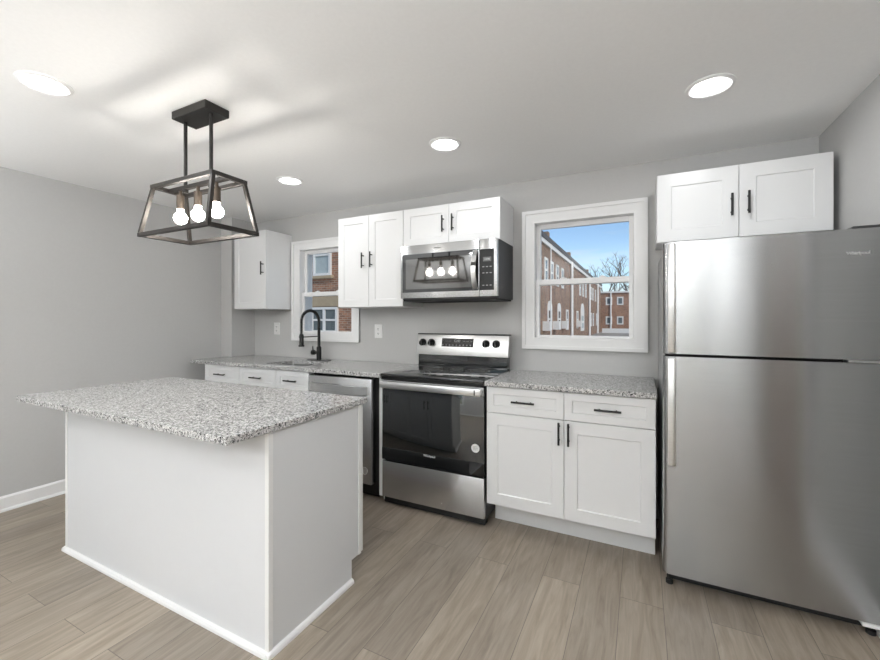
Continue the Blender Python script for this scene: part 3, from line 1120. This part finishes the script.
# ------------------------------------------------------------------ island
IX0, IX1, IY0, IY1 = -1.2555, 0.3485, -1.8772, -1.2934
c = thing('island_cabinet', 'white panelled kitchen island standing under the pendant lamp', 'kitchen island', (-0.45, -1.58, 0))
bm = bmesh.new()
prism(bm, [(IY0, 0), (-1.3842, 0), (-1.3842, 0.109), (IY1 - 0.021, 0.109), (IY1 - 0.021, 0.862), (IY0, 0.862)], 'x', IX0, IX1)
obj('body', bm, M['panel'], c)
obj('corner_trim', B(IX0 - 0.003, IX0 + 0.018, IY0 - 0.004, IY0, 0.022, 0.862, 0.001), M['trim'], c)
obj('corner_trim', B(IX1 - 0.018, IX1 + 0.004, IY0 - 0.004, IY0 + 0.018, 0.022, 0.862, 0.0015), M['trim'], c)
obj('corner_trim', B(IX1, IX1 + 0.004, IY1 - 0.040, IY1 - 0.021, 0.109, 0.862, 0.001), M['trim'], c)
bm = bmesh.new()
prof = lambda s: [(0, 0), (s * 0.016, 0), (s * 0.015, 0.010), (s * 0.010, 0.018), (0, 0.022)]
prism(bm, [(IY0 - a, b) for a, b in prof(1)], 'x', IX0 - 0.016, IX1 + 0.016)
prism(bm, [(IX1 + a, b) for a, b in prof(1)], 'y', IY0 - 0.016, -1.3842)
prism(bm, [(IX0 - a, b) for a, b in prof(1)], 'y', IY0 - 0.016, -1.3842)
obj('base_moulding', bm, M['trim'], c)
xs = [IX1, -0.0125, -0.3735, -0.8145, IX0]
for k in range(4):
    b, a = xs[k], xs[k + 1]
    d = door(c, 'door', a + G, b - G, 0.112, 0.858, IY1, out=1)
    handle(d, (a + 0.03) if k % 2 == 0 else (b - 0.03), IY1, 0.680, 0.125, out=1)
bm = bmesh.new()
slab(bm, -1.3097, 0.3653, -2.0655, -1.2800, 0.8625, 0.8906)
bmesh.ops.recalc_face_normals(bm, faces=bm.faces)
tag(obj('countertop', bm, M['granite']), 'large grey speckled granite slab lying on the white island', 'countertop', 'granite countertops')

# ------------------------------------------------------------------ pendant lamp
PX, PY = -0.325, -1.722
p = thing('pendant_lamp', 'dark bronze open frame pendant with three bare bulbs, over the island', 'lamp', (PX, PY, ZC))
obj('canopy', B(PX - 0.128, PX + 0.133, PY - 0.052, PY + 0.072, ZC - 0.038, ZC, 0.002), M['rod'], p)
TZ, BZ = 1.950, 1.707
for s in (-1, 1):
    bm = bmesh.new()
    cyl(bm, (PX + s * 0.100, PY, ZC - 0.032), (PX + s * 0.100, PY, TZ - 0.010), 0.0085, 14)
    cyl(bm, (PX + s * 0.100, PY, TZ - 0.006), (PX + s * 0.100, PY, TZ - 0.026), 0.013, 14)
    obj('rod', bm, M['rod'], p, True)
tx, ty, bx, by, tk = 0.231, 0.081, 0.263, 0.122, 0.019
def rect_frame(z, hx, hy):
    bm = bmesh.new()
    h = tk / 2
    box(bm, PX - hx - h, PX + hx + h, PY - hy - h, PY - hy + h, z - h, z + h, 0.0012)
    box(bm, PX - hx - h, PX + hx + h, PY + hy - h, PY + hy + h, z - h, z + h, 0.0012)
    box(bm, PX - hx - h, PX - hx + h, PY - hy + h, PY + hy - h, z - h, z + h, 0.0012)
    box(bm, PX + hx - h, PX + hx + h, PY - hy + h, PY + hy - h, z - h, z + h, 0.0012)
    return bm
bm = rect_frame(TZ, tx, ty)
box(bm, PX - tx + tk / 2, PX + tx - tk / 2, PY - 0.011, PY + 0.011, TZ - tk / 2, TZ + tk / 2, 0.0012)
obj('top_frame', bm, M['bronze'], p)
obj('bottom_frame', rect_frame(BZ, bx, by), M['bronze'], p)
for sx in (-1, 1):
    for sy in (-1, 1):
        bm = bmesh.new()
        bar(bm, (PX + sx * tx, PY + sy * ty, TZ - tk / 2), (PX + sx * bx, PY + sy * by, BZ + tk / 2), 0.016, (1, 0, 0))
        obj('leg', bm, M['bronze'], p)
for s in (-1, 0, 1):
    x = PX + s * 0.141
    bm = bmesh.new()
    cyl(bm, (x, PY, TZ - 0.010), (x, PY, TZ - 0.034), 0.008, 12)
    cyl(bm, (x, PY, TZ - 0.034), (x, PY, TZ - 0.104), 0.0180, 18)
    obj('socket', bm, M['brass'], p, True)
    bm = bmesh.new()
    pr = [(0.0, 0.052), (0.014, 0.052), (0.015, 0.036)]
    for k in range(13):
        a = math.radians(58 - 148 * k / 12)
        pr.append((0.0305 * math.cos(a), 0.0305 * math.sin(a) + 0.0) if k < 12 else (0.0, -0.0305))
    lathe(bm, pr, (x, PY, 1.802), 20)
    obj('bulb', bm, M['bulb'], p, True)

# ------------------------------------------------------------------ recessed ceiling lights
def can_light(x, y, label):
    t = thing('ceiling_light', label, 'ceiling light', (x, y, ZC), 'recessed ceiling lights')
    bm = bmesh.new()
    lathe(bm, [(0.094, 0.0), (0.093, -0.004), (0.080, -0.009), (0.070, -0.005), (0.070, 0.0)], (x, y, ZC), 36)
    obj('trim_ring', bm, M['trim'], t, True)
    bm = bmesh.new()
    lathe(bm, [(0.0, -0.004), (0.070, -0.004), (0.070, 0.0)], (x, y, ZC), 36)
    obj('diffuser', bm, M['diffuser'], t)
    la = bpy.data.lights.new('lamp', 'AREA')
    la.shape = 'DISK'
    la.size = 0.125
    la.energy = CAN_POWER
    la.color = (0.965, 0.985, 1.0)
    lo = bpy.data.objects.new('lamp', la)
    COL.objects.link(lo)
    lo.parent = t
    lo.location = (0, 0, -0.0055)
    return t
c0 = can_light(-0.698, -2.160, 'recessed ceiling light in front of the pendant, nearest the left wall')
dup(c0, (-0.698, -0.794, ZC), 'recessed ceiling light behind the pendant, nearest the sink window')
dup(c0, (0.595, -0.841, ZC), 'recessed ceiling light in front of the microwave')
dup(c0, (1.891, -0.849, ZC), 'recessed ceiling light in front of the refrigerator')
dup(c0, (1.891, -2.160, ZC), 'added unseen recessed ceiling light over the floor before the refrigerator')  # added just out of frame for extra light
dup(c0, (-0.698, -3.60, ZC), 'added unseen recessed ceiling light of the row just behind the camera, left wall side')  # unseen pair added for even brightness, row guessed from the island's overhang shadow
dup(c0, (1.891, -3.60, ZC), 'added unseen recessed ceiling light of the row just behind the camera, right wall side')
dup(c0, (-0.698, -5.10, ZC), 'added unseen recessed ceiling light of the row near the rear windows, left wall side')  # further unseen pair, added to even out the brightness
dup(c0, (1.891, -5.10, ZC), 'added unseen recessed ceiling light of the row near the rear windows, right wall side')

# ------------------------------------------------------------------ added fill: unseen uplights behind the camera that brighten the ceiling
def fill_uplight(x, y, label, power):
    t = thing('fill_uplight', label, 'lamp', (x, y, 0), 'added fill uplights')
    bm = bmesh.new()
    lathe(bm, [(0, 0.0), (0.14, 0.0), (0.14, 0.012), (0.03, 0.03), (0, 0.03)], (x, y, 0), 28)
    obj('base', bm, M['black'], t, True)
    bm = bmesh.new()
    cyl(bm, (x, y, 0.03), (x, y, 1.32), 0.011, 12)
    obj('pole', bm, M['black'], t, True)
    bm = bmesh.new()
    lathe(bm, [(0.02, 1.30), (0.12, 1.34), (0.21, 1.40), (0.213, 1.402), (0.207, 1.402), (0.115, 1.348), (0.0, 1.32)], (x, y, 0), 32)
    obj('lamp_shade', bm, M['outlet'], t, True)
    la = bpy.data.lights.new('uplight', 'AREA')
    la.shape = 'DISK'
    la.size = 0.36
    la.energy = FILL_POWER * power
    la.color = (0.95, 0.98, 1.0)
    lo = bpy.data.objects.new('uplight', la)
    COL.objects.link(lo)
    lo.parent = t
    lo.location = (0, 0, 1.396)
    lo.rotation_euler = (PI, 0, 0)
    return t
fill_uplight(-1.75, -3.25, 'added unseen fill uplight behind the camera, near the left wall', 0.12)
fill_uplight(1.72, -4.60, 'added unseen fill uplight behind the camera, near the right wall', 1.1)
fill_uplight(-0.40, -5.20, 'added unseen fill uplight behind the camera, in the middle of the living room', 1.1)

# ------------------------------------------------------------------ outside: ground, brick houses, trees
GZ = -0.7
struct('ground', B(-90, 90, WT + 0.02, 140, GZ - 0.3, GZ), M['ground'])

def ext_window(parent, face, at, u0, u1, z0, z1, frame=0.06, mull=True, arch=False, glassmat='extglass', cross=True):
    """window standing on an outer wall; face 'x': wall faces +x at x=at, u along y; face 'y': wall faces -y at y=at, u along x"""
    s = 1 if face == 'x' else -1
    def bx(bm, a, b, c, d, d0, d1):
        if face == 'x':
            box(bm, at + d0, at + d1, a, b, c, d)
        else:
            box(bm, a, b, at - d1, at - d0, c, d)
    bm = bmesh.new()
    bx(bm, u0, u0 + frame, z0, z1, -0.01, 0.07)
    bx(bm, u1 - frame, u1, z0, z1, -0.01, 0.07)
    bx(bm, u0 + frame, u1 - frame, z0, z0 + frame, -0.01, 0.09)
    bx(bm, u0 + frame, u1 - frame, z1 - frame, z1, -0.01, 0.07)
    zm = (z0 + z1) / 2
    if cross:
        bx(bm, u0 + frame, u1 - frame, zm - frame * 0.4, zm + frame * 0.4, -0.01, 0.06)
    if mull:
        um = (u0 + u1) / 2
        bx(bm, um - frame * 0.6, um + frame * 0.6, z0 + frame, z1 - frame, -0.01, 0.065)
    if arch:
        um, hr = (u0 + u1) / 2, (u1 - u0) / 2
        poly = [(um + hr * math.cos(PI * k / 12), z1 + hr * 0.8 * math.sin(PI * k / 12)) for k in range(13)]
        prism(bm, poly, 'x' if face == 'x' else 'y', at - s * 0.01, at + s * 0.07)
    w = obj('window', bm, M['extwhite'], parent)
    bm = bmesh.new()
    bx(bm, u0 + frame * 0.5, u1 - frame * 0.5, z0 + frame * 0.5, z1 - frame * 0.5, -0.01, 0.03)
    obj('pane', bm, M[glassmat], w)
    return w

# near house, seen through the sink window
h = thing('brick_house', 'red brick house close behind the sink window', 'house', (-8.5, 8, GZ), 'brick houses outside')
obj('wall', B(-13, -4.85, 6, 10.5, GZ, 6.4), M['brick_x'], h)
obj('roof', B(-13.2, -4.65, 5.8, 10.7, 6.4, 6.7), M['slate'], h)
ext_window(h, 'y', 6.0, -6.98, -6.32, 2.55, 3.75, 0.07, mull=False, glassmat='blind')
ext_window(h, 'y', 6.0, -7.06, -6.07, 0.90, 1.64, 0.07)
obj('lintel', B(-7.3, -5.98, 5.93, 6.0, 1.66, 1.95), M['stone'], h)
obj('sill', B(-7.05, -6.25, 5.90, 6.0, 2.47, 2.55), M['stone'], h)

# long brick row running away from the kitchen, seen through the right window
h = thing('brick_row_house', 'long red brick row house receding beyond the right window', 'house', (-8, 40, GZ), 'brick houses outside')
obj('wall', B(-12, -4.0, 14, 65, GZ, 6.35), M['brick_y'], h)
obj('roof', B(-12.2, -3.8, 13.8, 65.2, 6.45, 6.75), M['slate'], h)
obj('cornice', B(-4.0, -3.86, 14, 65, 6.15, 6.45), M['extwhite'], h)
for y0, y1 in ((24.3, 26.1), (27.9, 29.6)):
    ext_window(h, 'x', -4.0, y0 + 0.25, y1 - 0.25, 0.55, 2.05, 0.16, mull=False, arch=True)
for y in (23.4, 26.75, 30.3, 38.5):
    obj('awning_box', B(-4.0, -3.55, y - 0.35, y + 0.35, 0.55, 1.15), M['extwhite'], h)
ext_window(h, 'x', -4.0, 41.3, 43.9, 0.05, 1.95, 0.3, mull=False, arch=True, glassmat='blind')
for y0 in (20.6, 23.5, 25.4, 27.5, 29.7, 40.2, 42.6, 45.0, 50.2, 52.6, 56, 60):
    ext_window(h, 'x', -4.0, y0, y0 + 1.0, 3.75, 5.35, 0.16, mull=False)
for y0 in (32.0, 38.2, 50.5, 53.2, 57.5):
    ext_window(h, 'x', -4.0, y0, y0 + 1.0, 0.4, 2.1, 0.16, mull=False)
for y, z1_, r_ in ((25.0, 6.4, 0.05), (34.4, 6.4, 0.13), (48.3, 6.4, 0.13), (58.5, 6.4, 0.13)):
    bm = bmesh.new()
    cyl(bm, (-3.86, y, GZ), (-3.86, y, z1_), r_, 10)
    obj('downspout', bm, M['extwhite'], h)
bm = bmesh.new()
for y in (25.0, 34.4, 48.3):
    box(bm, -4.6, -4.0, y - 0.3, y + 0.3, 6.75, 7.25)
obj('chimney', bm, M['brick_y'], h)

# house closing the end of the yard
h = thing('end_house', 'square red brick house at the far end beyond the right window', 'house', (0, 70, GZ), 'brick houses outside')
obj('wall', B(-6.5, 32, 67, 76, GZ - 0.4, 5.5), M['brick_x'], h)
obj('roof', B(-6.7, 32.2, 66.8, 76.2, 5.5, 5.75), M['extwhite'], h)
for u, z in ((-1.75, 3.55), (-1.75, 0.45), (1.6, 3.55), (1.6, 0.45), (-3.4, 3.55), (-3.4, 0.45), (5.5, 3.55), (5.5, 0.45), (9.5, 3.55), (9.5, 0.45), (14, 3.55), (14, 0.45)):
    ext_window(h, 'y', 67.0, u, u + 0.95, z, z + 1.3, 0.2, mull=False, cross=False)
bm = bmesh.new()
cyl(bm, (-2.65, 66.9, GZ), (-2.65, 66.9, 5.5), 0.12, 10)
obj('downspout', bm, M['extwhite'], h)
tag(obj('yard_wall', B(-3.4, 5, 60.0, 60.3, GZ, -0.05), M['extwhite']), 'low white wall at the foot of the far brick house', 'wall')

# bare trees behind the roofs
def tree(x, y, hgt, label, seed):
    rnd = random.Random(seed)
    bm = bmesh.new()
    def grow(p, d, ln, r, lev):
        q = p + d * ln
        mid = p.lerp(q, 0.5) + Vector((rnd.uniform(-1, 1), rnd.uniform(-1, 1), 0)) * ln * 0.05
        tube(bm, [p, mid, q], [r, r * 0.85, r * 0.68], 5 if lev < 2 else 3, caps=False)
        if lev >= 5:
            return
        for k in range(3 if lev < 4 else 2):
            a = rnd.uniform(0, 2 * PI)
            sp = rnd.uniform(0.35, 0.75)
            nd = (d + Vector((math.cos(a), math.sin(a), rnd.uniform(0.0, 0.5))) * sp).normalized()
            grow(q if k < 2 else mid, nd, ln * rnd.uniform(0.62, 0.82), r * 0.62, lev + 1)
    grow(Vector((x, y, GZ)), Vector((0, 0, 1)), hgt * 0.30, hgt * 0.016, 0)
    o = obj('bare_tree', bm, M['bark'])
    return tag(o, label, 'tree', 'bare trees outside')
tree(-4.6, 86, 17.5, 'leafless tree rising behind the far roofs, left in the right window', 3)
tree(-0.6, 112, 23.0, 'leafless tree rising behind the far roofs, right in the right window', 11)
